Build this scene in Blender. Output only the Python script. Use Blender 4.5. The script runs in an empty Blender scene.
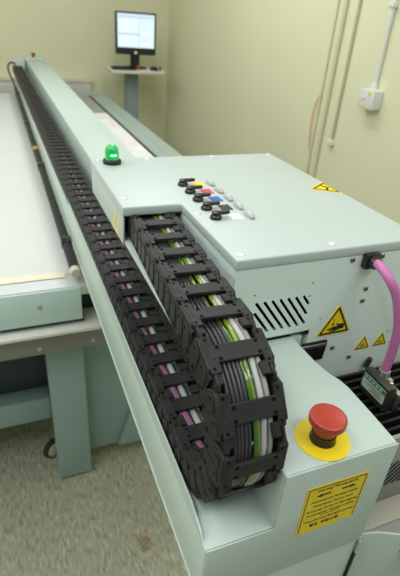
import bpy, bmesh, math, random
from mathutils import Vector, Matrix
random.seed(4)
SC = bpy.context.scene
COL = SC.collection
PI = math.pi
ORG = {}

# ------------------------------------------------------------------ materials
def mat(name, col, rough=.5, metal=0.0, bump=0, bscale=400, var=0, vscale=6, trans=0, spec=.5, emit=None, estr=0, coat=0, alpha=1):
    m = bpy.data.materials.new(name); m.use_nodes = True
    nt = m.node_tree; b = nt.nodes['Principled BSDF']
    b.inputs['Base Color'].default_value = (*col, 1)
    b.inputs['Roughness'].default_value = rough
    b.inputs['Metallic'].default_value = metal
    b.inputs['Specular IOR Level'].default_value = spec
    b.inputs['Transmission Weight'].default_value = trans
    b.inputs['Coat Weight'].default_value = coat
    if emit:
        b.inputs['Emission Color'].default_value = (*emit, 1); b.inputs['Emission Strength'].default_value = estr
    tc = nt.nodes.new('ShaderNodeTexCoord')
    if var:
        n = nt.nodes.new('ShaderNodeTexNoise'); n.inputs['Scale'].default_value = vscale; n.inputs['Detail'].default_value = 4
        nt.links.new(tc.outputs['Object'], n.inputs['Vector'])
        r = nt.nodes.new('ShaderNodeMapRange'); r.inputs['From Min'].default_value = .3; r.inputs['From Max'].default_value = .7
        r.inputs['To Min'].default_value = 1-var; r.inputs['To Max'].default_value = 1+var
        nt.links.new(n.outputs['Fac'], r.inputs['Value'])
        mx = nt.nodes.new('ShaderNodeVectorMath'); mx.operation = 'SCALE'; mx.inputs[0].default_value = col
        nt.links.new(r.outputs['Result'], mx.inputs['Scale'])
        nt.links.new(mx.outputs['Vector'], b.inputs['Base Color'])
    if bump:
        n = nt.nodes.new('ShaderNodeTexNoise'); n.inputs['Scale'].default_value = bscale; n.inputs['Detail'].default_value = 2
        nt.links.new(tc.outputs['Object'], n.inputs['Vector'])
        bp = nt.nodes.new('ShaderNodeBump'); bp.inputs['Strength'].default_value = bump; bp.inputs['Distance'].default_value = .0006
        nt.links.new(n.outputs['Fac'], bp.inputs['Height']); nt.links.new(bp.outputs['Normal'], b.inputs['Normal'])
    return m

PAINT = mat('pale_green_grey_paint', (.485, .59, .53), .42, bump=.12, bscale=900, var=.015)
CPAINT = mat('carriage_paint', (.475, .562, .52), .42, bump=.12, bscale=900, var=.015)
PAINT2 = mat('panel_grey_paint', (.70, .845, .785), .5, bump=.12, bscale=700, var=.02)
TABLE = mat('blue_green_table_paint', (.30, .43, .415), .45, bump=.1, bscale=500, var=.03)
TABLE2 = mat('rail_paint', (.30, .375, .33), .45, var=.03)
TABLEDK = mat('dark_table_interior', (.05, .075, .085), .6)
POSTM = mat('blue_grey_post_paint', (.22, .30, .31), .5, var=.03)
BLACK = mat('black_chain_plastic', (.021, .021, .0200), .5, spec=.28, bump=.25, bscale=600, var=.18, vscale=40)
BLACK2 = mat('black_chain_bar_plastic', (.024, .0245, .0230), .48, spec=.3, bump=.2, bscale=600, var=.15, vscale=60)
GBLACK = mat('gloss_black_plastic', (.012, .012, .013), .22, var=.05)
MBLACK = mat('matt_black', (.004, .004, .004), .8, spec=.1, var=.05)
BSCREW = mat('highlighted_screw', (.80, .82, .82), .3, metal=.25, var=.05, vscale=300)  # pale, barely metallic colour stands in for the highlights on the screws
SCREWM = mat('dull_bronze_screw', (.30, .27, .22), .35, metal=.9, var=.1, vscale=300)
STEEL = mat('brushed_steel', (.62, .62, .60), .32, metal=1, var=.06, vscale=90)
ALU = mat('aluminium_edge', (.80, .79, .74), .4, metal=.1, var=.05, vscale=30)
GREYMET = mat('grey_channel', (.27, .27, .24), .5, metal=.15, var=.05)
WHITE = mat('white_media', (.615, .645, .60), .55, var=.01)
MARGIN = mat('bare_bed_grey', (.60, .63, .61), .4, var=.02)
TAPE = mat('masking_tape', (.74, .71, .52), .6, var=.06, vscale=50)
YEL = mat('warning_yellow', (.88, .67, .010), .45, var=.02)
DYEL = mat('sticker_yellow', (.82, .62, .012), .5, var=.04, vscale=30)
PYEL = mat('worn_pale_yellow_sticker', (.72, .62, .28), .55, var=.08, vscale=60)
REDM = mat('red_button_plastic', (.42, .040, .022), .38, bump=.15, bscale=1500, var=.04)
REDD = mat('dark_red_plastic', (.36, .022, .014), .4, var=.04)
PINK = mat('pink_violet_sheath', (.52, .17, .39), .42, var=.03, vscale=30)
PURP = mat('dull_purple_hose', (.25, .10, .20), .40, var=.08, vscale=40)
GREYH = mat('pale_grey_hose', (.30, .32, .285), .38, var=.08, vscale=40)
WHITEH = mat('white_hose', (.44, .45, .42), .35, var=.06, vscale=40)
DKCAB = mat('dark_grey_cable', (.040, .040, .042), .33, var=.15, vscale=60)
def tubing(name, col, rough=.08):
    m = mat(name, col, rough, var=.3, vscale=35, coat=.8)
    return m
GRN = tubing('clear_green_tube', (.050, .140, .010))
GRN2 = tubing('clear_yellow_green_tube', (.19, .28, .02))
WALL = mat('cream_wall_paint', (.755, .75, .515), .85, bump=.25, bscale=90, var=.02, vscale=2)
COND = mat('cream_painted_pipe', (.66, .645, .44), .6, var=.03)
CONDW = mat('white_plastic_conduit', (.74, .77, .71), .45, var=.02)
SOCK = mat('white_socket_plastic', (.72, .74, .72), .4, var=.02)
RADM = mat('off_white_radiator', (.66, .66, .56), .5, var=.02)
ORANGE = mat('faded_orange_cord', (.78, .50, .28), .6, var=.06, vscale=40)
SHELF = mat('pale_shelf_laminate', (.66, .64, .54), .5, var=.03)
GREYRIB = mat('warm_grey_panel', (.30, .31, .28), .55, var=.04)
BEIGE = mat('beige_ledge', (.43, .41, .34), .55, var=.03)
HOOD = mat('dark_bronze_hood', (.060, .064, .050), .38, metal=.5, var=.08, vscale=60)
LABW = mat('white_label', (.62, .66, .58), .5, var=.03)
LABG = mat('green_label', (.02, .24, .12), .5, var=.03)
INK = mat('black_print', (.012, .012, .010), .6, var=.05)
CLEAR = mat('frosted_clear_plastic', (.72, .75, .71), .25, trans=.35, var=.03)
CYEL = mat('yellow_marker', (.82, .68, .02), .5, var=.02)
CMAG = mat('magenta_marker', (.62, .045, .13), .5, var=.02)
CBLU = mat('blue_marker', (.03, .12, .48), .5, var=.02)
CBLK = mat('black_marker', (.035, .028, .02), .5, var=.02)
CWHT = mat('white_marker', (.80, .82, .80), .5, var=.02)
LAMPB = mat('dark_lamp_base', (.012, .02, .014), .35, var=.05)
LAMPG = mat('green_lamp_dome', (.0, .30, .06), .12, emit=(0, .62, .12), estr=.38, coat=.6, var=.25, vscale=60)
LAMPC = mat('lit_lamp_core_and_glint', (.3, .9, .5), .4, emit=(.35, 1, .5), estr=1.3)
SCREEN = mat('lit_screen', (.1, .1, .1), .3, emit=(.62, .84, .95), estr=.95)
SCR2 = mat('lit_screen_pane', (.1, .1, .1), .3, emit=(.80, .93, .98), estr=1.0)
SCR3 = mat('lit_screen_bar', (.1, .1, .1), .3, emit=(.42, .58, .66), estr=.9)
RODM = mat('satin_black_rod', (.018, .018, .018), .45, spec=.3, var=.05)
BEZ = mat('black_monitor_plastic', (.018, .020, .019), .4, var=.05)
RUB = mat('dark_rubber', (.03, .03, .03), .7, var=.05)

def floor_mat():
    m = bpy.data.materials.new('speckled_vinyl_floor'); m.use_nodes = True
    nt = m.node_tree; b = nt.nodes['Principled BSDF']; L = nt.links
    b.inputs['Roughness'].default_value = .5
    tc = nt.nodes.new('ShaderNodeTexCoord')
    def noise(scale, sx, sy, rot=0):
        mp = nt.nodes.new('ShaderNodeMapping'); mp.inputs['Scale'].default_value = (sx, sy, 1); mp.inputs['Rotation'].default_value = (0, 0, rot)
        L.new(tc.outputs['Object'], mp.inputs['Vector'])
        n = nt.nodes.new('ShaderNodeTexNoise'); n.inputs['Scale'].default_value = scale; n.inputs['Detail'].default_value = 3
        L.new(mp.outputs['Vector'], n.inputs['Vector']); return n
    n1 = noise(62, 1.9, .55, .12)
    r1 = nt.nodes.new('ShaderNodeValToRGB'); e = r1.color_ramp.elements
    e[0].position = .30; e[0].color = (.21, .21, .155, 1); e[1].position = .72; e[1].color = (.57, .57, .44, 1)
    k = e.new(.42); k.color = (.345, .35, .255, 1); k = e.new(.58); k.color = (.405, .41, .30, 1)
    L.new(n1.outputs['Fac'], r1.inputs['Fac'])
    n2 = noise(3, 1, 1)
    r2 = nt.nodes.new('ShaderNodeMapRange'); r2.inputs['To Min'].default_value = .86; r2.inputs['To Max'].default_value = 1.14
    L.new(n2.outputs['Fac'], r2.inputs['Value'])
    s = nt.nodes.new('ShaderNodeVectorMath'); s.operation = 'SCALE'
    L.new(r1.outputs['Color'], s.inputs[0]); L.new(r2.outputs['Result'], s.inputs['Scale'])
    L.new(s.outputs['Vector'], b.inputs['Base Color'])
    return m
FLOOR = floor_mat()

def print_mat():
    m = bpy.data.materials.new('faint_colour_print'); m.use_nodes = True
    nt = m.node_tree; b = nt.nodes['Principled BSDF']; L = nt.links
    b.inputs['Roughness'].default_value = .5
    tc = nt.nodes.new('ShaderNodeTexCoord')
    v = nt.nodes.new('ShaderNodeTexVoronoi'); v.inputs['Scale'].default_value = 9; v.distance = 'CHEBYCHEV'; v.inputs['Randomness'].default_value = .55
    L.new(tc.outputs['Object'], v.inputs['Vector'])
    h = nt.nodes.new('ShaderNodeHueSaturation'); h.inputs['Saturation'].default_value = .6; h.inputs['Value'].default_value = 1.2
    L.new(v.outputs['Color'], h.inputs['Color'])
    mx = nt.nodes.new('ShaderNodeMix'); mx.data_type = 'RGBA'; mx.inputs['Factor'].default_value = .16
    mx.inputs['A'].default_value = (.80, .78, .76, 1); L.new(h.outputs['Color'], mx.inputs['B'])
    L.new(mx.outputs['Result'], b.inputs['Base Color'])
    return m
PRINT = print_mat()

# ------------------------------------------------------------------ builders
class MB:
    def __init__(s): s.bm = bmesh.new()
    def box(s, x0, x1, y0, y1, z0, z1, M=None):
        v = [s.bm.verts.new(p) for p in ((x0,y0,z0),(x1,y0,z0),(x1,y1,z0),(x0,y1,z0),(x0,y0,z1),(x1,y0,z1),(x1,y1,z1),(x0,y1,z1))]
        if M is not None:
            for q in v: q.co = M @ q.co
        for f in ((3,2,1,0),(4,5,6,7),(0,1,5,4),(1,2,6,5),(2,3,7,6),(3,0,4,7)): s.bm.faces.new([v[i] for i in f])
        return s
    def prism(s, axis, pts, a0, a1, M=None):
        # pts in the two other axes, in xyz order; extruded along axis from a0 to a1
        def mk(p, a):
            q = {'x': (a, p[0], p[1]), 'y': (p[0], a, p[1]), 'z': (p[0], p[1], a)}[axis]
            return Vector(q) if M is None else M @ Vector(q)
        A = [s.bm.verts.new(mk(p, a0)) for p in pts]; B = [s.bm.verts.new(mk(p, a1)) for p in pts]
        n = len(pts)
        s.bm.faces.new(A); s.bm.faces.new(B[::-1])
        for i in range(n): s.bm.faces.new((A[i], B[i], B[(i+1) % n], A[(i+1) % n]))
        return s
    def lathe(s, c, prof, n=24, axis=(0,0,1), cap=True):
        # prof: (r, h) along axis from c
        q = Vector((0,0,1)).rotation_difference(Vector(axis)); c = Vector(c); rings = []
        for r, h in prof:
            if r < 1e-6: rings.append([s.bm.verts.new(c + q @ Vector((0,0,h)))])
            else: rings.append([s.bm.verts.new(c + q @ Vector((r*math.cos(2*PI*k/n), r*math.sin(2*PI*k/n), h))) for k in range(n)])
        for a, b in zip(rings, rings[1:]):
            for k in range(n):
                k2 = (k+1) % n
                if len(a) == 1 and len(b) == 1: continue
                if len(a) == 1: s.bm.faces.new((a[0], b[k2], b[k]))
                elif len(b) == 1: s.bm.faces.new((a[k], a[k2], b[0]))
                else: s.bm.faces.new((a[k], a[k2], b[k2], b[k]))
        if cap:
            if len(rings[0]) > 1: s.bm.faces.new(rings[0][::-1])
            if len(rings[-1]) > 1: s.bm.faces.new(rings[-1])
        return s
    def cyl(s, p0, p1, r, n=16):
        d = Vector(p1) - Vector(p0); return s.lathe(p0, ((r, 0), (r, d.length)), n, d.normalized())
    def tube(s, pts, r, n=8, cap=True):
        pts = [Vector(p) for p in pts]; rings = []; up = None
        for i, p in enumerate(pts):
            t = (pts[min(i+1, len(pts)-1)] - pts[max(i-1, 0)]).normalized()
            if up is None: up = Vector((1,0,0)) if abs(t.x) < .9 else Vector((0,0,1))
            u = (up - t*up.dot(t)).normalized(); w = t.cross(u); up = u
            rr = r[i] if isinstance(r, (list, tuple)) else r
            rings.append([s.bm.verts.new(p + rr*(u*math.cos(2*PI*k/n) + w*math.sin(2*PI*k/n))) for k in range(n)])
        for a, b in zip(rings, rings[1:]):
            for k in range(n): s.bm.faces.new((a[k], a[(k+1) % n], b[(k+1) % n], b[k]))
        if cap: s.bm.faces.new(rings[0][::-1]); s.bm.faces.new(rings[-1])
        return s
    def mesh(s, name, m, bevel=0, seg=2, smooth=True, off=(0,0,0)):
        bm = s.bm
        bmesh.ops.recalc_face_normals(bm, faces=bm.faces)
        if bevel:
            es = [e for e in bm.edges if len(e.link_faces) == 2 and e.calc_face_angle(0) > .6]
            bmesh.ops.bevel(bm, geom=es, offset=bevel, segments=seg, profile=.5, affect='EDGES', clamp_overlap=True)
        if any(off): bmesh.ops.translate(bm, verts=bm.verts, vec=Vector(off))
        me = bpy.data.meshes.new(name); bm.to_mesh(me); bm.free()
        me.materials.append(m)
        if smooth:
            me.polygons.foreach_set('use_smooth', [True]*len(me.polygons)); me.set_sharp_from_angle(angle=math.radians(38))
        return me
    def build(s, name, m, parent=None, bevel=0, seg=2, smooth=True, label=None, **kw):
        org = ORG.get(parent.name, Vector((0,0,0))) if parent else Vector((0,0,0))
        o = bpy.data.objects.new(name, s.mesh(name, m, bevel, seg, smooth, -org))
        COL.objects.link(o)
        if parent: o.parent = parent
        ORG[o.name] = org
        if label: o['label'] = label
        for k, v in kw.items(): o[k] = v
        return o

def thing(name, label, cat, loc, group=None, rz=0):
    o = bpy.data.objects.new(name, None); COL.objects.link(o)
    o.location = loc; o.rotation_euler.z = rz; o.empty_display_size = .05
    o['label'] = label; o['category'] = cat
    if group: o['group'] = group
    ORG[o.name] = Vector(loc); return o
def solo(mb, name, m, label, cat, group=None, bevel=0, seg=2, base=None):
    """a thing that is one mesh; base = its origin"""
    b = Vector(base) if base else Vector((0,0,0))
    o = bpy.data.objects.new(name, mb.mesh(name, m, bevel, seg, True, -b)); COL.objects.link(o); o.location = b
    o['label'] = label; o['category'] = cat
    if group: o['group'] = group
    ORG[o.name] = b; return o
def struct(mb, name, m):
    o = mb.build(name, m, smooth=False); o['kind'] = 'structure'; return o
def dup(o, parent=None):
    c = o.copy(); COL.objects.link(c)
    if parent: c.parent = parent
    ORG[c.name] = ORG.get(o.name, Vector((0,0,0))); return c
def smooth_path(pts, n=8):
    P = [Vector(p) for p in pts]; out = []
    for i in range(len(P)-1):
        p0, p1, p2, p3 = P[max(i-1,0)], P[i], P[i+1], P[min(i+2,len(P)-1)]
        for k in range(n):
            t = k/n
            out.append(.5*((2*p1)+(p2-p0)*t+(2*p0-5*p1+4*p2-p3)*t*t+(3*p1-p0-3*p2+p3)*t**3))
    out.append(P[-1]); return out
def text_mesh(name, body, size, M, m, parent, width=None, bold=0):
    """lettering as a mesh: local x right, y up, thickness along z, placed by matrix M"""
    cu = bpy.data.curves.new(name, 'FONT'); cu.body = body; cu.size = size; cu.align_x = 'CENTER'; cu.align_y = 'CENTER'
    cu.extrude = .00012; cu.offset = bold; cu.resolution_u = 3
    t = bpy.data.objects.new(name, cu); COL.objects.link(t)
    bpy.context.view_layer.update()
    me = bpy.data.meshes.new_from_object(t.evaluated_get(bpy.context.evaluated_depsgraph_get()))
    bpy.data.objects.remove(t); bpy.data.curves.remove(cu)
    xs = [v.co.x for v in me.vertices]
    k = 1
    if width and xs: k = width/(max(xs)-min(xs))
    me.transform(Matrix.Diagonal((k, 1, 1, 1)))
    org = ORG[parent.name]
    me.transform(Matrix.Translation(-org) @ M)
    me.materials.clear(); me.materials.append(m)
    o = bpy.data.objects.new(name, me); COL.objects.link(o); o.parent = parent; ORG[o.name] = org
    return o
def subtract(o, cutter_mb):
    c = bpy.data.objects.new('cutter', cutter_mb.mesh('cutter', BLACK, smooth=False, off=-ORG[o.name])); COL.objects.link(c)
    if o.parent: c.parent = o.parent
    md = o.modifiers.new('b', 'BOOLEAN'); md.operation = 'DIFFERENCE'; md.object = c; md.solver = 'EXACT'
    bpy.context.view_layer.update()
    me = bpy.data.meshes.new_from_object(o.evaluated_get(bpy.context.evaluated_depsgraph_get()))
    o.modifiers.clear(); old = o.data; o.data = me; bpy.data.meshes.remove(old)
    cm = c.data; bpy.data.objects.remove(c); bpy.data.meshes.remove(cm)

# faces that look at -y: local (x right, y up) -> world
def face_y(x, y, z): return Matrix.Translation((x, y, z)) @ Matrix.Rotation(PI/2, 4, 'X')
def screw(parent, p, axis, r=.0045, m=None, name='screw'):
    mb = MB(); mb.lathe(p, ((r, 0), (r*1.02, .0008), (r*.8, .0022), (r*.45, .0028), (r*.42, .0012), (0, .0012)), 16, axis)
    return mb.build(name, m or STEEL, parent)

# ------------------------------------------------------------------ setting
WX, WY = 1.64, 4.95
struct(MB().box(-3.2, WX, -1.2, WY, -.06, 0), 'floor', FLOOR)
struct(MB().box(-3.2, WX+.12, WY, WY+.12, 0, 2.9), 'wall_back', WALL)
struct(MB().box(WX, WX+.12, -1.2, WY, 0, 2.9), 'wall_right', WALL)
struct(MB().box(-3.32, -3.2, -1.2, WY+.12, 0, 2.9), 'wall_left', WALL)

# ------------------------------------------------------------------ gantry
YAW = -math.radians(.30)
GX, GY = .2, .45
g = thing('printer_gantry', 'long pale green-grey metal beam with cable tray crossing the white flatbed', 'printer gantry', (GX, GY, 0), rz=YAW)
gb = MB().box(.235, .377, .46, 4.48, .87, 1.05).build('beam', PAINT, g, .003)
MB().box(.226, .386, 4.38, 4.5, .80, 1.062).build('end_cap', PAINT, g, .006)
MB().box(.140, .226, 4.33, 4.42, .87, 1.048).build('tray_end_cover', PAINT, g, .006)
# far emergency button
fe = MB().lathe((.30, 4.42, 1.074), ((.009, .0), (.017, .003), (.018, .012), (.012, .020), (0, .021)), 20).build('emergency_button', REDM, g, label='far small red mushroom button')
MB().lathe((.30, 4.42, 1.060), ((.012, 0), (.011, .018)), 16).build('button_collar', GBLACK, fe)
# cable tray: body box with a level floor, thin upstanding rim on its outer side
tr = MB().box(.143, .232, .2510, 4.36, .866, .964).build('cable_tray', PAINT, g, .0015)
MB().prism('x', ((.258, .962), (.268, .972), (.30, .982), (4.36, .982), (4.36, .962)), .143, .1452).build('tray_rim', PAINT, tr)
MB().box(.1408, .1432, .249, 4.36, .8662, .8690).build('tray_lip', PAINT, tr, .0008)
# end block with the S-curved shoulder
pts = [(.225, .2510), (.3712, .2510), (.373, .30), (.3738, .345), (.3715, .36), (.3665, .373), (.363, .388), (.361, .405), (.360, .44), (.360, .60), (.236, .60), (.2255, .47)]
eb = MB().prism('z', pts, .868, 1.05).build('end_block', PAINT, g, .0022, 3)
MB().prism('y', ((.2245, .8685), (.3716, .8685), (.3716, 1.0500), (.2250, 1.0500), (.2250, .9640), (.1435, .9640), (.1435, .8685)), .2484, .2504).build('front_plate', PAINT, g, .0009)
MB().box(.2280, .3690, .2515, .62, .60, .8655).build('lower_cover', PAINT, g, .003)
MB().box(.3682, .3712, .2475, .262, .8665, .874).build('hinge', STEEL, g, .0008)
sb = MB().prism('z', ((.3714, .2478), (.3734, .2478), (.3734, .2530), (.3714, .2530)), .66, .842).build('gas_strut', GBLACK, g)
MB().box(.3708, .3738, .2474, .2534, .836, .864).build('strut_end', STEEL, sb, .0006)
# --- emergency stop
ex, ey = .2900, .2815
es = MB().lathe((ex, ey, 1.0505), ((.0128, .0115), (.0142, .0180), (.0156, .0228), (.0192, .0248), (.0206, .0268), (.0209, .0318), (.0203, .0342), (.0188, .0353), (.0176, .0353), (.0168, .0348), (0, .0349)), 40)
es = es.build('emergency_stop', REDM, g, label='large red mushroom stop button on a yellow disc')
MB().lathe((ex, ey, 1.0500), ((.0135, .0), (.0310, .0), (.0310, .0009), (.0135, .0009)), 56, cap=False).build('warning_disc', YEL, es, label='round yellow disc')
MB().lathe((ex, ey, 1.0502), ((.0150, 0), (.0150, .0022), (.0142, .0035), (.0140, .0118)), 36).build('collar', GBLACK, es, label='black collar')
# --- warning label on the front face
yl = .2483
lab = MB().prism('y', ((.2567, 1.0188), (.3402, 1.0168), (.3395, .9368), (.331, .9345), (.322, .9375), (.313, .9350), (.305, .9330), (.297, .9355), (.290, .9335), (.2565, .9355)), yl-.0005, yl).build('warning_label', DYEL, g, label='yellow bordered multilingual warning sticker, its lower edge torn')
fr = MB()
for a, b in (((.2600, 1.0152), (.3370, 1.0134)), ((.2600, 1.0152), (.2598, .9378)), ((.3370, 1.0134), (.3362, .9400))):
    d = Vector((b[0]-a[0], b[1]-a[1])).normalized()*.0005; n = Vector((-d.y, d.x))
    fr.prism('y', ((a[0]+n.x, a[1]+n.y), (b[0]+n.x, b[1]+n.y), (b[0]-n.x, b[1]-n.y), (a[0]-n.x, a[1]-n.y)), yl-.0008, yl-.0004)
fr.build('printed_border', INK, lab)
rows = [('Warning: Moving gantry', 1.0096, .0060, .056), ('Avertissement: Portique mobile', .9908, .0056, .064), ('Advertencia: Portico movil', .9826, .0056, .054),
        ('Achtung: Portal in Bewegung', .9744, .0056, .070), ('Avvertenza: Portale mobile', .9668, .0054, .066), ('in movimento', .9624, .0036, .026), ('Waarschuwing: Bewegend portaal', .9556, .0056, .070), ('警告  移動注意 . . .', .9462, .0060, .050)]
for body, z, sz, w in rows:
    text_mesh('printed_text', body, sz, face_y(.2985, yl-.0006, z), INK, lab, w, 0)
for sx in (-1, 1):
    ar = MB(); cxa = .2985+sx*.0165
    p = ((-.009, .0012), (.003, .0012), (.003, .0030), (.0100, 0), (.003, -.0030), (.003, -.0012), (-.009, -.0012))
    ar.prism('y', [(cxa+sx*a, 1.0005+b) for a, b in p][::sx], yl-.0008, yl-.0004).build('printed_arrow', INK, lab)
# --- safety rod beside the tray
rd = MB().tube([(.127, y, .857) for y in (1.10, 1.6, 2.2, 2.8, 3.4, 4.0, 4.2)], .0128, 14).build('safety_rod', RODM, g, label='glossy black rod along the outer side of the tray')
MB().lathe((.127, 1.102, .857), ((.0136, 0), (.0136, .014), (.0115, .020), (.004, .021), (.0, .019)), 18, (0,-1,0)).build('rod_cap', mat('cream_cap', (.58, .56, .42), .4, var=.03), rd, label='cream plastic end cap')
for yy in (1.25, 2.02, 2.85, 3.9):
    MB().box(.113, .1425, yy, yy+.045, .846, .871).build('rod_clamp', GBLACK, rd, .003)
MB().box(.116, .1385, 2.28, 2.315, .865, .874).build('marker_tag', mat('orange_tag', (.75, .42, .05), .5, var=.03), rd, .002, label='small orange tag')
MB().tube(smooth_path([(.127, 4.19, .857), (.118, 4.21, .90), (.098, 4.23, .955), (.094, 4.25, 1.005), (.118, 4.28, 1.03), (.150, 4.33, 1.015)]), .0065, 10).build('hose_loop', GBLACK, rd)
# --- side cover right of the end block (lower)
MB().box(.3765, .80, .294, .300, .853, .990).build('vent_panel', GREYRIB, g, .001)
for k in range(9):
    x = .380+k*.0120
    MB().prism('y', ((x, .892), (x+.0030, .892), (x+.048, .938), (x+.0450, .938)), .2925, .2942).build('vent_slot', RUB, g)
cp = [(.3745, .2625), (.395, .2600), (.415, .2545), (.438, .2440), (.470, .2280), (.54, .19), (.80, .10)]
MB().prism('z', [(.3765, .262), (.80, .262), (.80, .294), (.3765, .294)], .8510, .8535).build('ledge', BEIGE, g, .0008)
sc_ = MB().prism('z', cp+[(.80, .32), (.3745, .32)], .60, .8492).build('service_cover', PAINT, g, .0025)
MB().prism('z', [(x+.0012, y+.0030) for x, y in cp]+[(.798, .318), (.3757, .318)], .8490, .8500).build('cover_deck', GREYRIB, sc_)
MB().prism('y', ((.448, .812), (.490, .812), (.490, .846), (.458, .846)), .2120, .2400).build('cover_handle', GBLACK, sc_, .001)
# ------------------------------------------------------------------ carriage
c = thing('print_carriage', 'pale green-grey print carriage housing with green lamp, ink knobs and vents', 'print carriage', (.355, .69, 1.05))
ZT = 1.192
cov = [(.1545, .659), (.2490, .659), (.2490, .455), (.5565, .455), (.5565, .928), (.1545, .928)]
MB().prism('z', cov, 1.1765, ZT).build('top_cover', CPAINT, c, .0028, 3)
MB().box(.1555, .1585, .663, .924, 1.128, 1.177).build('side_panel', CPAINT, c, .0008)
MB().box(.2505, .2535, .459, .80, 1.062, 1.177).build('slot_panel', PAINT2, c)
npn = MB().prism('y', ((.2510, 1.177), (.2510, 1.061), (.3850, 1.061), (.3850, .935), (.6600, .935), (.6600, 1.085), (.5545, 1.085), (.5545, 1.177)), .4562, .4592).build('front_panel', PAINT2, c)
cut = MB()
for k in range(9):
    x0, z0, x1, z1 = .2865+.0125*k-.0125, 1.1225, .3245+.0125*k-.0125, 1.0715
    if k == 0: x0, z0 = .2865-.0125+.012, 1.1065
    t1 = min(1, (.3735-x0)/(x1-x0)) if x1 > .3735 else 1
    if t1 < .06: continue
    x1, z1 = x0+(x1-x0)*t1, z0+(z1-z0)*t1
    d = Vector((x1-x0, z1-z0)).normalized(); n = Vector((-d.y, d.x))*.0021
    cut.prism('y', ((x0+n.x, z0+n.y), (x0-d.x*.0014, z0-d.y*.0014), (x0-n.x, z0-n.y), (x1-n.x, z1-n.y), (x1+d.x*.0014, z1+d.y*.0014), (x1+n.x, z1+n.y)), .44, .48)
cut.lathe((.3720, .44, 1.1205), ((.0021, 0), (.0021, .04)), 10, (0,1,0))
subtract(npn, cut)
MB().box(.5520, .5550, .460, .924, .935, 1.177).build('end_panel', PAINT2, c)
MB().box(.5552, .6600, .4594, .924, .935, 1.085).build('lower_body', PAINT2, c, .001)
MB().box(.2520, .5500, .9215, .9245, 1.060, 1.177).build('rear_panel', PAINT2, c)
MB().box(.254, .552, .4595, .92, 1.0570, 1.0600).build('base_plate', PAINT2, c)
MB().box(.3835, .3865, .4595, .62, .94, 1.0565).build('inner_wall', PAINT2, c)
MB().box(.262, .545, .475, .90, 1.066, 1.170).build('dark_interior_box', MBLACK, c)  # black box added so the inside looks dark through the vents
MB().box(.160, .2485, .86, .90, 1.128, 1.174).build('slot_dark_back', MBLACK, c)  # black block put in for the shade deep in the chain slot
# tongue carrying the upper chain run
MB().prism('x', ((.365, 1.130), (.38, 1.1345), (.86, 1.1345), (.86, 1.129), (.365, 1.129)), .1585, .2490).build('chain_guide', CPAINT, c, .0008)
# latch bracket in the notch
bk = MB().prism('y', ((.3760, 1.000), (.4190, 1.000), (.4215, 1.0300), (.4200, 1.0365), (.3760, 1.0365)), .4530, .4562).build('latch_bracket', GBLACK, c, .001)
MB().box(.372, .4190, .4515, .4535, 1.0265, 1.0330).build('latch_bar', STEEL, bk, .001)
MB().prism('z', ((.300, .56), (.306, .56), (.384, .4575), (.378, .4575)), 1.052, 1.0600).build('edge_rail', GBLACK, c)
# screws
for p in ((.169, .915), (.267, .914), (.167, .697), (.258, .612), (.2625, .470), (.401, .470), (.409, .914), (.545, .914)):
    screw(c, (p[0], p[1], ZT-.0002), (0,0,1), .0046, BSCREW)
for x, z in ((.470, 1.098), (.470, 1.119), (.436, 1.017), (.475, .990), (.431, 1.171), (.4835, 1.171)):
    screw(c, (x, .4564, z), (0,-1,0), .0042, SCREWM)
for x, z in ((.372, 1.142), (.282, 1.136), (.399, 1.078), (.5655-.022, 1.026)):
    MB().lathe((x, .4564, z), ((.0012, 0), (.0012, .0006)), 8, (0,-1,0)).build('rivet', INK, c)
# lamp
lb = MB().lathe((.1905, .893, ZT-.0003), ((.0175, 0), (.0175, .006), (.0160, .0085), (.0145, .0095)), 32).build('lamp_base', LAMPB, c)
ld = MB().lathe((.1905, .893, ZT+.0085), ((.0135, 0), (.0135, .0005), (.0132, .014), (.0118, .0205), (.0085, .0250), (.0045, .0270), (0, .0275)), 32).build('status_lamp', LAMPG, c, label='glowing green signal lamp dome')
MB().box(.1847, .1963, .8782, .8797, 1.2085, 1.2120).build('lamp_glow', LAMPC, ld)
MB().lathe((.1905, .8885, ZT+.0350), ((.0018, 0), (.0015, .0012), (0, .0016)), 12, (0, -.3, 1)).build('lamp_glint', LAMPC, ld)  # highlight on the dome, put in as a small glowing cap
# ink valve knobs, colour markers, clear grips
kb = MB().lathe((0, 0, 0), ((.0098, 0), (.0098, .006), (.0085, .0078), (.0072, .0095), (.0072, .0150), (.006, .0160)), 24)
kb.prism('z', ((-.006, .0048), (.003, .0048), (.026, .0040), (.028, .0025), (.028, -.0025), (.026, -.0040), (.003, -.0048), (-.006, -.0048)), .0095, .0165)
for v in kb.bm.verts: v.co = Vector(((v.co.x*.92 if v.co.x < .0095 else .0087+(v.co.x-.0095)*.72), v.co.y*.92, v.co.z*.66))
kme = kb.mesh('ink_knob', GBLACK, .0007, 2)
gm = MB()
for k in range(9):
    pass
gm.lathe((0, .014, 0), ((.0015, 0), (.0048, .004), (.0062, .011), (.0060, .017), (.0046, .023), (.0022, .0265), (0, .0275)), 20, (0,-1,.0))
for v in gm.bm.verts: v.co.z = max(v.co.z*.95+.0030, 0); v.co.x *= .85; v.co.y = v.co.y*1.1-.003
gme = gm.mesh('clear_grip', CLEAR)
tm = MB().box(-.003, .003, -.0155, -.0125, 0, .0025).mesh('grip_tip', GREYMET)
cols = (('yellow', CYEL), ('magenta', CMAG), ('blue', CBLU), ('black', CBLK), ('white', CWHT))
org = ORG[c.name]
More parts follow.
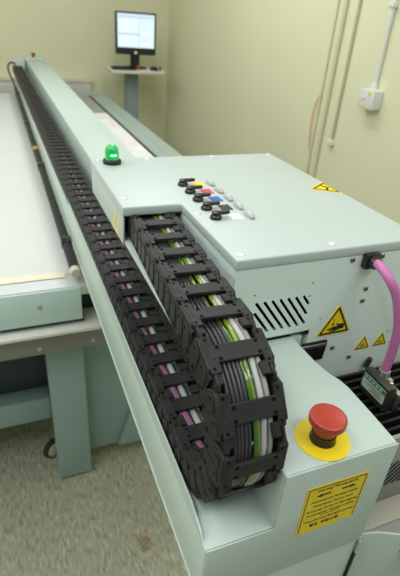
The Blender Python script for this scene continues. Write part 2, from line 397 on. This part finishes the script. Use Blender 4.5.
for i, (cn, cm) in enumerate(cols):
    y = .744-.0385*i
    k = bpy.data.objects.new('ink_knob', kme); COL.objects.link(k); k.parent = c; k.location = Vector((.2815-.0009*i, y-.001, ZT))-org; k.rotation_euler.z = math.radians(7+random.uniform(-3, 3))
    k['label'] = 'black lever knob beside the %s marker' % cn
    MB().box(.3015, .3205, y-.0115, y+.0115, ZT-.0002, ZT+.0005).build('colour_marker', cm, c, label='%s square ink marker' % cn)
    gr = bpy.data.objects.new('clear_grip', gme); COL.objects.link(gr); gr.parent = c; gr.location = Vector((.3325, y, ZT))-org
    gr['label'] = 'frosted clear grip beside the %s marker' % cn
    tp = bpy.data.objects.new('grip_tip', tm); COL.objects.link(tp); tp.parent = gr
# warning triangles
def tri_pts(cx, cz, s, r=.06):
    P = [Vector((cx, cz+s*.577)), Vector((cx+s/2, cz-s*.289)), Vector((cx-s/2, cz-s*.289))]; out = []
    for i in range(3):
        a, b, d = P[i-1], P[i], P[(i+1) % 3]
        out += [b+(a-b)*r, b+((a-b)+(d-b))*r*.28, b+(d-b)*r]
    return out
def ring2(mb, axis, outer, inner, a0, a1):
    n = len(outer)
    for i in range(n):
        j = (i+1) % n
        mb.prism(axis, (outer[i], outer[j], inner[j], inner[i]), a0, a1)
def sign_front(cx, cz, s, kind, label):
    y = .4562
    t = MB().prism('y', [tuple(p) for p in tri_pts(cx, cz, s)], y-.0006, y).build('warning_sign', YEL if kind == 'hand' else DYEL, c, label=label)
    fr = MB(); ring2(fr, 'y', tri_pts(cx, cz, s*.88, .05), tri_pts(cx, cz, s*.72, .05), y-.0009, y-.0005); fr.build('printed_border', INK, t)
    ic = MB()
    if kind == 'hand':
        # a hand under a pressing point
        u = s/62
        H = ((-14, -4), (-7, -2), (-3, -.5), (4, -.5), (4, 1.5), (1, 3), (2, 4.5), (7, 2.5), (11, 3), (15, 2.5), (16, -1), (16, -6), (8, -6.5), (2, -8.5), (-4, -9), (-9, -8), (-9, -6.5), (-3, -6), (-3, -5), (-14, -5.2))
        ic.prism('y', [(cx+a*u, cz-3*u+b*u) for a, b in H], y-.0009, y-.0005)
        ic.prism('y', [(cx+a*u, cz+b*u) for a, b in ((-4.5, 11), (-3.8, 11), (-4.2, 2), (-2.2, 2), (-5, -2.5), (-7, 2), (-5, 2))], y-.0009, y-.0005)
        ic.prism('y', [(cx+a*u, cz-12.5*u+b*u) for a, b in ((-17, -1), (17, -1), (17, -1.8), (-17, -1.8))], y-.0009, y-.0005)
    else:
        for q in range(2):
            r0 = s*.135-q*s*.065
            P = [(cx+r0*math.cos(a), cz-s*.05+r0*.8*math.sin(a)) for a in [2*PI*k/14 for k in range(14)]]
            Q = [(cx+(r0-.0006)*math.cos(a), cz-s*.05+(r0-.0006)*.8*math.sin(a)) for a in [2*PI*k/14 for k in range(14)]]
            ring2(ic, 'y', P, Q, y-.0009, y-.0005)
    ic.build('pictogram', INK, t)
sign_front(.4300, 1.0620, .0640, 'hand', 'large yellow warning triangle with a crushed-hand pictogram')
sign_front(.4965, 1.0100, .0310, 'surf', 'small yellow warning triangle, left one of the row')
sign_front(.5320, 1.0100, .0310, 'surf', 'small yellow warning triangle, middle one of the row')
sign_front(.5675, 1.0100, .0310, 'surf', 'small yellow warning triangle half hidden behind the pink cable')
# triangle on the top cover, apex towards the left
P = [(.5035, .684), (.5545, .7185), (.5545, .651)]
ts = MB().prism('z', P, ZT-.0002, ZT+.0005).build('warning_sign', YEL, c, label='yellow warning triangle on the top cover')
fr = MB(); ring2(fr, 'z', [(.5105, .6842), (.5520, .7120), (.5520, .6570)], [(.5165, .6843), (.5500, .7060), (.5500, .6630)], ZT+.0004, ZT+.0008); fr.build('printed_border', INK, ts)
MB().prism('z', ((.532, .672), (.536, .672), (.546, .684), (.540, .697), (.536, .695), (.540, .684)), ZT+.0004, ZT+.0008).build('pictogram', INK, ts)
# worn triangle on the side panel
P = [(.713, 1.1765), (.736, 1.1330), (.684, 1.1330)]
ts = MB().prism('x', P, .1549, .1556).build('warning_sign', PYEL, c, label='worn faded yellow warning triangle on the side panel')
MB().prism('x', ((.712, 1.152), (.716, 1.152), (.708, 1.140), (.704, 1.140)), .1546, .1550).build('pictogram', mat('faded_print', (.34, .33, .28), .6, var=.1), ts)
MB().box(.1550, .1555, .684, .736, 1.1295, 1.1325).build('yellow_strip', PYEL, c)
# cable gland
gl = MB().box(.4475, .4725, .4460, .4565, 1.1575, 1.1800).build('cable_gland', GBLACK, c, .0018)
MB().lathe((.460, .4460, 1.169), ((.0095, 0), (.0095, .006), (.0080, .008)), 12, (0,-1,0)).build('gland_nut', GBLACK, gl)
# finned black plate below the front panel and a stub
fb = MB().box(.3765, .72, .305, .4555, .925, .950).build('finned_plate', MBLACK, c)
for k in range(10):
    yy = .309+k*.0145
    MB().box(.3775, .72, yy, yy+.005, .950, .964).build('fin', GBLACK, fb, .001)
MB().lathe((.5130, .4510, .9640), ((.0045, 0), (.0045, .016), (.0040, .019), (0, .0195)), 14, (0.1,-.15,1)).build('rubber_stub', RUB, c)

# ------------------------------------------------------------------ pink cable with its connector
pc = thing('power_cable', 'thick pink cable looping from the carriage down to a dark plug', 'cable', (.49, .385, .964))
cab = MB().tube(smooth_path([(.458, .452, 1.1690), (.454, .434, 1.1705), (.450, .416, 1.1690), (.4525, .403, 1.160), (.461, .396, 1.143), (.470, .392, 1.117), (.478, .390, 1.088), (.482, .390, 1.058), (.4835, .391, 1.032), (.4835, .392, 1.010)]), .0066, 18).build('sheath', PINK, pc)
hd = MB().prism('y', ((.4610, .9655), (.4790, .9655), (.4790, .9990), (.4765, 1.0060), (.4640, 1.0085), (.4610, 1.0055)), .3560, .4090).build('plug_hood', HOOD, pc, .0015, 2, label='dark bronze plug hood')
pl = MB().box(.4600, .4612, .3590, .4060, .9770, 1.0010).build('plug_label', LABW, hd, label='white label with a green band')
MB().box(.4596, .4602, .3590, .4060, .9935, 1.0010).build('label_band', LABG, pl)
for z, a, b in ((.9900, .362, .392), (.9870, .366, .400), (.9840, .362, .384), (.9810, .364, .390)):
    MB().box(.4597, .4602, 1*a, b, z-.0004, z+.0004).build('printed_line', INK, pl)
for k in range(5):
    MB().box(.4593, .4598, .366+k*.008, .371+k*.008, .9958, .9988).build('printed_mark', LABW, pl)
mc = MB().box(.4792, .4880, .3520, .4020, .9660, .9960).box(.4860, .4940, .3560, .3720, .9700, .9900).box(.4860, .4930, .3780, .4010, .9760, .9990)
mc.lathe((.4835, .392, .992), ((.0098, 0), (.0098, .012), (.0086, .014), (.0086, .019)), 18).build('cable_clamp', STEEL, pc, .001, 2, label='shiny metal cable clamp')
for yy, zz in ((.364, .981), (.389, .988)): screw(pc, (.4930, yy, zz), (1,0,.1), .0040, STEEL, 'clamp_screw')
screw(pc, (.4870, .3765, .9962), (0,0,1), .0036, STEEL, 'clamp_screw')

pc.location.x += .004

# ------------------------------------------------------------------ energy chain
PITCH, LH, LW = .0495, .042, .072
RC, YC, ZU, ZL = .0880, .3600, 1.1582, .9838
ROLL = PI*RC
YU, YE = .6975, 4.335
LU = YU-YC
TOTAL = LU+ROLL+(YE-YC)
def centre_x(s):
    if s < LU:
        t = s/LU; return .204*(1-t)+.1875*t
    if s < LU+ROLL:
        t = (s-LU)/ROLL; return .1875*(1-t)+.1845*t
    return .1845
def path(s, n=0, w=0):
    """s along the chain from the carriage; n outward from the bend; w to the right"""
    x = centre_x(s)+w
    if s < LU: return Vector((x, YU-s, ZU+n))
    if s < LU+ROLL:
        a = (s-LU)/RC; return Vector((x, YC-(RC+n)*math.sin(a), (ZU+ZL)/2+(RC+n)*math.cos(a)))
    return Vector((x, YC+(s-LU-ROLL), ZL-n))
def yawed(p):
    d = Vector((p.x-GX, p.y-GY)); k = min(1, max(0, (p.y-.30)/.5))
    # the lower run follows the beam's line
    return p
ch = thing('energy_chain', 'black cable drag chain looping from the carriage back along the tray', 'cable chain', (.19, .40, .9644))
corg = ORG[ch.name]
# link side plates: local X = along chain, Y = width, Z = outward
def join(name, *parts):
    """several builders, each with its own material, as one mesh"""
    me = None; bm = bmesh.new(); ms = []
    for k, (mb, m, bv) in enumerate(parts):
        t = mb.mesh('t', m, bv, 1); n0 = len(bm.faces); bm.from_mesh(t); bm.faces.ensure_lookup_table()
        for f in bm.faces[n0:]: f.material_index = k
        bpy.data.meshes.remove(t); ms.append(m)
    me = bpy.data.meshes.new(name); bm.to_mesh(me); bm.free()
    for m in ms: me.materials.append(m)
    me.polygons.foreach_set('use_smooth', [True]*len(me.polygons)); me.set_sharp_from_angle(angle=math.radians(35))
    return me
FL, FR = .0140, .0105          # widths of the left and right top flanges
BARL = .0195                   # crossbar length along the chain
def side_plates():
    mb = MB(); pit_dark = MB(); h = LH/2; p = PITCH/2
    for s in (-1, 1):
        fl = FL if s < 0 else FR
        w0, w1 = sorted((s*(LW/2), s*(LW/2-.0045)))
        # outer cheek, stepped and notched at both ends
        mb.prism('y', ((-p-.0005, -h+.0035), (-p+.003, -h), (p-.005, -h), (p-.0015, -h+.0022),
                       (p-.0015, h-.006), (p-.0065, h-.0045), (p-.0095, h), (-p+.0055, h), (-p+.0025, h-.004), (-p-.0008, h-.008)), w0, w1)
        # inner cheek reaching under the next link
        w2, w3 = sorted((s*(LW/2-.0045), s*(LW/2-.0080)))
        mb.prism('y', ((-p+.003, -h+.001), (p+.007, -h+.001), (p+.012, -h+.006), (p+.012, h-.006), (p+.007, h-.001), (-p+.003, h-.001)), w2, w3)
        # two raised panels on the outside, black pads painting in the dark of pits
        w4, w5 = sorted((s*(LW/2-.0005), s*(LW/2+.0012)))
        for q in (0, 1):
            a = -p+.0025+q*.0228
            mb.prism('y', ((a, -h+.004), (a+.0192, -h+.004), (a+.0192, h-.010), (a+.0150, h-.006), (a+.002, h-.006), (a, h-.009)), w4, w5)
            pit_dark.box(a+.0125, a+.0168, *sorted((s*(LW/2+.0008), s*(LW/2+.0015))), -h+.006, -h+.011)
            pit_dark.box(a+.004, a+.0070, *sorted((s*(LW/2+.0008), s*(LW/2+.0015))), h-.0125, h-.0095)
        # top and bottom flanges beside the window
        for zz in (-1, 1):
            z0, z1 = sorted((zz*(h-.0038), zz*(h+.0001)))
            b0, b1 = sorted((s*(LW/2-.003), s*(LW/2-fl)))
            mb.box(-p+.004, p-.004, b0, b1, z0, z1)
            c0, c1 = sorted((s*(LW/2-.006), s*(LW/2-fl+.001)))
            z2, z3 = sorted((zz*(h-.006), zz*(h-.0030)))
            mb.box(p-.006, p+.006, c0, c1, z2, z3)
            y0, y1 = sorted((zz*(h), zz*(h+.0003)))
            for a in (-p+.0065, p-.0105):
                d0, d1 = sorted((s*(LW/2-.0055), s*(LW/2-.0085)))
                pit_dark.box(a, a+.0035, d0, d1, y0, y1)
    # block on the right side of the outer window, wider fingers on the inner windows
    mb.box(p-.0085, p+.0060, LW/2-.0185, LW/2-.0095, h-.0055, h-.0006)
    mb.box(p-.0095, p+.0075, -LW/2+.012, -LW/2+.0215, -h+.0010, -h+.0045)
    mb.box(p-.0080, p+.0060, LW/2-.0250, LW/2-.0095, -h+.0020, -h+.0055)
    # fixed inner bar that ties the two cheeks together
    mb.box(-.0112, .0112, -LW/2+FL-.003, LW/2-FR+.003, -h-.0003, -h+.0036)
    for w in (-LW/2+.0165, LW/2-.0150):
        for a in (-.0075, .0045): pit_dark.box(a, a+.0030, w-.0017, w+.0017, -h-.0006, -h)
    return join('link', (mb, BLACK, .0006), (pit_dark, MBLACK, 0))
def crossbar():
    mb = MB(); pit_dark = MB(); h = LH/2; a, b = -LW/2+FL-.003, LW/2-FR+.003
    mb.box(-BARL/2, BARL/2, a, b, h-.0036, h+.0005)
    mb.box(-BARL/2+.004, BARL/2-.004, a-.003, a+.002, h-.002, h+.0008); mb.box(-BARL/2+.004, BARL/2-.004, b-.002, b+.003, h-.002, h+.0008)
    for w in (a+.0055, b-.0055):
        for q in (-.0080, .0048): pit_dark.box(q, q+.0034, w-.0019, w+.0019, h+.0003, h+.0009)  # raised black pads, the dark of small holes put into colour
    return join('crossbar', (mb, BLACK2, .0007), (pit_dark, MBLACK, 0))
lm, cbo = side_plates(), crossbar()
rest = []; starts = [0.0]
while starts[-1]+PITCH < TOTAL:
    starts.append(starts[-1]+PITCH*(1.04 if LU+.02 < starts[-1] < LU+ROLL else 1))
for i in range(len(starts)-1):
    a, b = path(starts[i]), path(starts[i+1])
    u = (b-a).normalized(); w = Vector((1, 0, 0)); w = (w-u*w.dot(u)).normalized(); n = w.cross(u)
    mid = (a+b)/2
    sm = (starts[i]+starts[i+1])/2; nn = path(sm, .01)-path(sm)
    if n.dot(nn) < 0: n = -n; 
    # columns: along, width(right), outward
    yv = n.cross(u)
    M = Matrix((( u.x, yv.x, n.x, mid.x-corg.x), (u.y, yv.y, n.y, mid.y-corg.y), (u.z, yv.z, n.z, mid.z-corg.z), (0,0,0,1)))
    if i < 100:
        l = bpy.data.objects.new('link', lm); COL.objects.link(l); l.parent = ch; l.matrix_local = M
        for me in (cbo,):
            q = bpy.data.objects.new('crossbar', me); COL.objects.link(q); q.parent = l
    else: rest.append(M)
if rest:
    bm = bmesh.new()
    for M in rest:
        for me in (lm, cbo):
            t = me.copy(); t.transform(M); bm.from_mesh(t); bpy.data.meshes.remove(t)
    me = bpy.data.meshes.new('link'); bm.to_mesh(me); bm.free(); me.materials.append(BLACK)
    o = bpy.data.objects.new('link', me); COL.objects.link(o); o.parent = ch; o['kind'] = 'stuff'

def hose(name, mtl, w, n, r, label, cat, group=None, waver=.0006, s0=.02):
    pts = []; s = s0; ph = random.uniform(0, 6)
    while s < TOTAL-.01:
        pts.append(path(s, n+waver*math.sin(s*23+ph), w+waver*1.6*math.sin(s*17+ph*2)))
        s += .009 if s < LU+ROLL+.5 else .04
    mb = MB().tube(pts, r, 10 if r < .004 else 14)
    solo(mb, name, mtl, label, cat, group, base=tuple(pts[-1]))
CG = 'dark cables inside the drag chain'
for k, t in enumerate(('leftmost of the five thin dark grey cables in the drag chain', 'second from left of five thin dark grey cables in the drag chain', 'middle one of five thin dark grey cables in the drag chain',
                       'fourth from left of five thin dark grey cables in the drag chain', 'thin dark grey cable lying next to the green tubes in the drag chain')):
    hose('control_cable', DKCAB, -.0194+.0043*k, .0110, .00205, t, 'cable', CG)
hose('clear_tube', GRN, .0016, .0112, .0027, 'green glossy tube beside the dark cables inside the drag chain', 'tube', 'green tubes in the drag chain', .001)
hose('clear_tube', GRN2, .0070, .0114, .0026, 'yellow-green glossy tube beside the white hoses inside the drag chain', 'tube', 'green tubes in the drag chain', .001)
hose('white_hose', WHITEH, .0130, .0105, .0035, 'white hose next to the green tubes inside the drag chain', 'hose', 'white hoses in the drag chain', .0008)
hose('white_hose', GREYH, .0196, .0100, .0030, 'greyish white hose at the right edge inside the drag chain', 'hose', 'white hoses in the drag chain', .0008)
hose('purple_hose', PURP, -.0105, -.0088, .0072, 'fat purple hose showing in the lower run of the drag chain', 'hose', None, .0004)
hose('grey_hose', GREYH, .0035, -.0110, .0044, 'pale grey hose right of the purple one in the lower chain run', 'hose', None, .0004)

# ------------------------------------------------------------------ flatbed table
t = thing('flatbed_table', 'wide blue-green flatbed printer table under the beam, white bed on top', 'printer table', (0, 1.1, 0))
TX0, TX1, TY0, TY1 = -1.55, .7075, 1.085, 4.18
MB().box(TX0, TX1, TY0, TY1, .790, .8185).build('bed', MARGIN, t, .002)
fp = MB().box(TX0, .1400, TY0-.004, TY0+.02, .716, .8150).build('front_rail', mat('front_rail_paint', (.60, .79, .735), .45, bump=.1, bscale=500, var=.02), t, .003)
screw(t, (.0330, TY0-.004, .770), (0,-1,0), .0075)
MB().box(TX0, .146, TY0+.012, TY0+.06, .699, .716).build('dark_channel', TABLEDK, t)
MB().box(TX0, .185, TY0-.026, TY0+.075, .687, .6990).build('metal_strip', ALU, t, .004, label='bright bare metal strip')
MB().box(TX0, .62, TY0+.004, TY0+.10, .612, .688).build('cross_member', GREYMET, t, .003)
for x in (.020, .165): screw(t, (x, TY0+.004, .632), (0,-1,0), .006)
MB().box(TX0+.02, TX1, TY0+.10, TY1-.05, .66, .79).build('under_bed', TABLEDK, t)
lg = MB().box(.0350, .1440, 1.150, 1.245, .012, .640).build('leg', TABLE, t, .003)
for z in (.60, .44, .18, .05):
    for x in (.045,): screw(t, (x+.0, 1.1502, z), (0,-1,0), .003, TABLE)
MB().box(.148, .60, 1.205, 1.225, .060, .652).build('side_panel', TABLE, t, .002)
MB().prism('y', ((.250, .060), (.60, .060), (.60, .60), (.335, .330)), 1.188, 1.204).build('brace_panel', TABLE, t, .002)
screw(t, (.268, 1.188, .078), (0,-1,0), .005)
MB().box(TX0+.05, .034, 1.235, 1.30, .225, .318).build('cross_beam', TABLE, t, .003)
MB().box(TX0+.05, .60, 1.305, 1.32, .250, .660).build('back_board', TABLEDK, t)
MB().box(TX0, TX0+.11, 1.150, 1.245, .006, .652).build('leg', TABLE, t, .003)
for x in (TX0, .50): MB().box(x, x+.11, 3.9, 4.0, .006, .662).build('leg', TABLE, t, .003)
wa = (.60, -.80, 0)
wa = (.60, -.80, 0)
cw = MB().lathe((.0150, 1.275, .046), ((.016, 0), (.028, .001), (.036, .004), (.036, .020), (.028, .023), (.016, .024)), 28, wa).build('caster_wheel', RUB, t, label='pale and black caster wheel')
MB().lathe((.0290, 1.2562, .046), ((.027, 0), (.027, .0022), (.008, .005), (0, .005)), 24, wa).build('wheel_hub', RADM, cw)
MB().box(.040, .052, 1.275, 1.300, .060, .24).build('caster_fork', RUB, cw, .002)
# right-hand raised rail and bare strip beside it
MB().prism('y', ((.708, .70), (.708, .826), (.716, .832), (.752, .832), (.756, .8355), (.828, .8355), (.834, .830), (.834, .70)), 1.2, 4.10).build('side_rail', TABLE2, t, .0015)
MB().prism('y', ((.760, .8350), (.763, .8385), (.824, .8385), (.827, .8350)), 1.2, 4.10).build('rail_cover', TABLE2, t, .001)
MB().box(.45, .834, 4.105, 4.18, .70, .836).build('rail_end', TABLE2, t, .004)
MB().box(.40, .6960, 3.41, 4.10, .8187, .8205).build('bed_strip', GREYRIB, t)
MB().box(.697, .7075, 1.2, 4.10, .8187, .8200).build('rail_gap_dark', MBLACK, t)  # solid black strip, the shade of the gap put into its colour
# things lying on the bed
solo(MB().box(-1.50, .130, 1.150, 4.172, .8188, .8204), 'media_sheet', WHITE, 'large blank white sheet covering the left bed of the printer', 'sheet', base=(-.6, 2.6, .8188))
solo(MB().prism('z', ((-1.50, 1.138), (-.5, 1.132), (.05, 1.136), (.108, 1.134), (.108, 1.164), (.02, 1.170), (-.6, 1.166), (-1.50, 1.170)), .8208, .8213), 'masking_tape', TAPE, 'pale yellow masking tape strip along the near edge of the white sheet', 'tape', base=(0, 1.15, .8208))
ps = MB().box(.250, .6930, 1.20, 3.38, .8188, .8205)
ps = solo(ps, 'printed_sheet', PRINT, 'white sheet with faint colour prints lying right of the beam', 'sheet', base=(.43, 2.3, .8188))
for x0, x1, y0, y1 in ((.47, .53, 3.18, 3.30),):
    MB().box(x0, x1, y0, y1, .8204, .8208).build('dark_print', mat('grey_print', (.22, .22, .2), .6, var=.3, vscale=60), ps)

# ------------------------------------------------------------------ background
ms = thing('monitor_stand', 'blue-grey pedestal with a pale shelf carrying the monitor', 'stand', (1.19, 4.55, 0))
MB().prism('z', ((.945, 4.36), (1.42, 4.36), (1.455, 4.40), (1.455, 4.76), (.965, 4.76), (.945, 4.74)), .965, .992).build('shelf', SHELF, ms, .004)
MB().box(1.115, 1.225, 4.52, 4.62, .02, .966).build('post', POSTM, ms, .004)
MB().box(.98, 1.36, 4.38, 4.78, .004, .03).build('base', POSTM, ms, .004)
mo = thing('monitor', 'black flat screen monitor glowing pale blue on the far stand', 'monitor', (1.20, 4.55, .9925), rz=math.radians(-4))
def mbx(*a): return MB().box(*a)
X, Y0, Z0 = 1.205, 4.52, .9925
MB().prism('y', ((X-.175, 1.105), (X+.175, 1.105), (X+.178, 1.140), (X+.178, 1.428), (X+.17, 1.434), (X-.17, 1.434), (X-.178, 1.428), (X-.178, 1.140)), Y0, Y0+.05).build('housing', BEZ, mo, .004)
sn = mbx(X-.162, X+.162, Y0-.0015, Y0+.002, 1.160, 1.420).build('screen', SCREEN, mo, label='pale blue lit screen')
mbx(X-.155, X+.02, Y0-.0025, Y0-.001, 1.272, 1.385).build('window_pane', SCR2, sn)
mbx(X-.155, X+.02, Y0-.0025, Y0-.001, 1.168, 1.258).build('window_pane', SCR2, sn)
mbx(X+.035, X+.155, Y0-.0025, Y0-.001, 1.168, 1.385).build('window_pane', SCR2, sn)
mbx(X-.160, X+.160, Y0-.0025, Y0-.001, 1.391, 1.396).build('menu_bar', SCR3, sn)
mbx(X-.160, X+.035, Y0-.0027, Y0-.001, 1.262, 1.268).build('menu_bar', SCR3, sn)
for z, w in ((1.37, .09), (1.352, .11), (1.33, .07), (1.31, .10), (1.24, .12), (1.22, .08)):
    mbx(X+.045, X+.045+w*.9, Y0-.003, Y0-.002, z, z+.003).build('text_row', SCR3, sn)
MB().lathe((X-.003, Y0+.001, 1.122), ((.013, 0), (.013, .0015)), 20, (0,-1,0)).build('maker_badge', ALU, mo)
mbx(X-.042, X+.042, Y0+.045, Y0+.075, Z0+.01, 1.16).build('neck', BEZ, mo, .006)
MB().lathe((X, Y0+.05, Z0), ((.105, 0), (.105, .008), (.085, .014), (.03, .020)), 32).build('foot', BEZ, mo)
kbd = thing('keyboard', 'low black keyboard on the shelf left of the monitor foot', 'keyboard', (1.07, 4.42, .9925))
MB().prism('x', ((4.37, .9925), (4.49, .9925), (4.49, 1.012), (4.37, 1.002)), .965, 1.165).build('case', BEZ, kbd, .002)
kk = MB()
for r in range(5):
    for q in range(11): kk.box(.972+q*.0172, .9865+q*.0172, 4.378+r*.021, 4.395+r*.021, 1.002+r*.0017, 1.0075+r*.0018)
kk.build('keys', GBLACK, kbd, label='small black keys')['kind'] = 'stuff'
mou = thing('computer_mouse', 'black computer mouse on the shelf right of the monitor foot', 'mouse', (1.345, 4.43, .9925))
me_ = MB().lathe((1.345, 4.43, .9925), ((.034, 0), (.036, .008), (.030, .022), (.016, .031), (0, .033)), 24)
for v in me_.bm.verts: v.co.y = 4.43+(v.co.y-4.43)*1.55
me_.build('shell', BEZ, mou)
MB().lathe((1.345, 4.398, 1.018), ((.004, -.004), (.006, 0), (.004, .004)), 12, (1, 0, 0)).build('scroll_wheel', RUB, mou)
def red_pin(x, y, lab, s=1):
    o = thing('red_marker', lab, 'marker', (x, y, .9925))
    MB().lathe((x, y, .9925), ((.012*s, 0), (.012*s, .010*s), (.008*s, .016*s)), 16).build('base', mat('brass_base', (.40, .30, .12), .4, var=.05), o)
    MB().lathe((x, y, .9925+.015*s), ((.010*s, 0), (.018*s, .004*s), (.019*s, .016*s), (.012*s, .026*s), (0, .029*s)), 18).build('cap', REDM, o)
red_pin(1.195, 4.405, 'small red-capped object in front of the monitor foot')
red_pin(1.392, 4.40, 'small red object at the right edge of the shelf', .8)
# radiator on the back wall
ra = thing('radiator', 'long low off-white radiator on the wall behind the printer', 'radiator', (-.2, WY-.05, .64))
MB().box(-1.6, .86, WY-.07, WY-.002, .64, .815).build('body', RADM, ra, .006)
MB().box(-1.61, .87, WY-.078, WY-.002, .815, .845).build('top_grille', RADM, ra, .004)
for x in (-1.45, .80): MB().cyl((x, WY-.04, 0), (x, WY-.04, .65), .011, 14).build('feed_pipe', RADM, ra)
rb = MB()
for k in range(56): rb.box(-1.58+k*.0436, -1.565+k*.0436, WY-.078, WY-.069, .655, .800)
rb.build('ribs', RADM, ra, .002)['kind'] = 'stuff'
# pipes and socket on the right wall
def pipe(name, y, z0, z1, r, m, label, off=0, dy=0, group=None):
    o = thing(name, label, 'pipe', (WX-r-off, y, z0), group)
    MB().cyl((WX-r-off, y+dy, z0), (WX-r-off, y, z1), r, 16).build('tube', m, o)
    return o
PG = 'pipes on the right wall'
p1 = pipe('wall_pipe', 2.275, .02, 2.88, .006, COND, 'thin cream pipe farthest left of the pipes on the right wall', group=PG)
p2 = pipe('wall_pipe', 2.205, .02, 2.88, .011, COND, 'wider cream pipe between two thinner ones on the right wall', group=PG)
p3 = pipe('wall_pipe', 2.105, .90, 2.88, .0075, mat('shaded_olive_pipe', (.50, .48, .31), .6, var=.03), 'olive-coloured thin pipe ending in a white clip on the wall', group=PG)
MB().box(WX-.020, WX-.0005, 2.088, 2.122, .895, .925).build('end_clip', CONDW, p3, .003, label='white clip')
for p, y, r in ((p1, 2.275, .006), (p2, 2.205, .011)):
    for z in (1.9,): MB().box(WX-2*r-.004, WX-.0005, y-r-.004, y+r+.004, z, z+.02).build('pipe_clip', COND, p, .002)
wc = pipe('wall_conduit', 1.870, 1.220, 2.88, .0105, CONDW, 'white conduit running down the right wall into the socket box')
MB().box(WX-.028, WX-.0005, 1.853, 1.887, 1.535, 1.555).build('conduit_clip', CONDW, wc, .003)
MB().lathe((WX-.0105, 1.870, 1.208), ((.015, 0), (.015, .02), (.012, .03)), 18).build('conduit_coupling', CONDW, wc)
so = thing('socket_box', 'white surface-mounted socket box with yellow stickers on the right wall', 'socket', (WX, 1.91, 1.14))
MB().box(WX-.042, WX-.0005, 1.810, 1.912, 1.127, 1.209).build('back_box', CONDW, so, .004)
fpz = MB().box(WX-.052, WX-.042, 1.810, 1.912, 1.126, 1.210).build('face_plate', SOCK, so, .003)
MB().box(WX-.0535, WX-.0518, 1.833, 1.851, 1.185, 1.199).build('yellow_sticker', YEL, so, .0005)
MB().box(WX-.0535, WX-.0518, 1.862, 1.890, 1.130, 1.143).build('yellow_sticker', YEL, so, .0005)
MB().box(WX-.0555, WX-.0518, 1.866, 1.888, 1.165, 1.180).build('rocker_switch', SOCK, so, .002)
oc = smooth_path([(WX-.006, 2.262, 1.125), (WX-.010, 2.285, 1.11), (WX-.010, 2.316, 1.027), (WX-.008, 2.305, .876), (WX-.008, 2.274, .77), (WX-.008, 2.255, .55), (WX-.010, 2.25, .10)])
solo(MB().tube(oc, .0036, 10), 'hanging_cord', ORANGE, 'thin faded orange cord hanging down the right wall', 'cord', base=(WX-.008, 2.25, .10))
# small brown scuff on the floor
st = MB().prism('z', [(.250+.020*math.cos(a)*(1+.18*math.sin(3*a+1)+.1*math.sin(5*a)), .835+.030*math.sin(a)*(1+.15*math.cos(2*a)+.1*math.cos(7*a))) for a in [2*PI*k/22 for k in range(22)]], .0004, .0011)
solo(st, 'floor_stain', mat('brown_dirt', (.30, .245, .14), .8, var=.45, vscale=120), 'small brown stain on the speckled floor below the beam end', 'stain', base=(.255, .83, .0004))

# ------------------------------------------------------------------ lights
def area(loc, rot, sx, sy, e, col):
    l = bpy.data.lights.new('ceiling_lamp_and_fill', 'AREA'); l.shape = 'RECTANGLE'; l.size = sx; l.size_y = sy; l.energy = e; l.color = col
    o = bpy.data.objects.new('ceiling_lamp_and_fill', l); COL.objects.link(o); o.location = loc; o.rotation_euler = rot; return o
LC = (1, 1, 1)
area((-.9, 2.7, 2.85), (0, 0, 0), .35, 2.4, 15, LC)
area((.70, 2.6, 2.85), (0, 0, 0), .35, 2.0, 21, LC)
area((-.75, .05, 2.85), (0, 0, 0), .35, 1.6, 15, LC)
area((-2.2, 1.2, 2.85), (0, 0, 0), .35, 2.4, 31, LC)
area((.9, -.55, 2.85), (0, 0, 0), 1.2, .35, 13, LC)
area((-.6, .9, 2.95), (0, 0, 0), 4.0, 4.2, 42, LC)  # added soft fill standing in for light bounced off the ceiling, no lamp
w = bpy.data.worlds.new('room'); SC.world = w; w.use_nodes = True
bg = w.node_tree.nodes['Background']; bg.inputs['Color'].default_value = (.90, 1, .96, 1); bg.inputs['Strength'].default_value = .20

# ------------------------------------------------------------------ camera
cam = bpy.data.cameras.new('camera'); co = bpy.data.objects.new('camera', cam); COL.objects.link(co)
R = Matrix(((.92744976, .1299181, -.350654), (-.36744659, .49070735, -.79005652), (.06942585, .86158434, .50284438)))
co.matrix_world = Matrix.Translation((0, 0, 1.45)) @ R.to_4x4()
cam.sensor_fit = 'VERTICAL'; cam.sensor_height = 36; cam.sensor_width = 25; cam.lens = 467.707*36/576
cam.clip_start = .02; cam.dof.use_dof = True; cam.dof.focus_distance = .59; cam.dof.aperture_fstop = 8.0
SC.camera = co
vs = SC.view_settings
SC.display_settings.display_device = 'sRGB'
vs.view_transform = 'Standard'; vs.look = 'None'; vs.exposure = 0; vs.gamma = 1; vs.use_curve_mapping = False
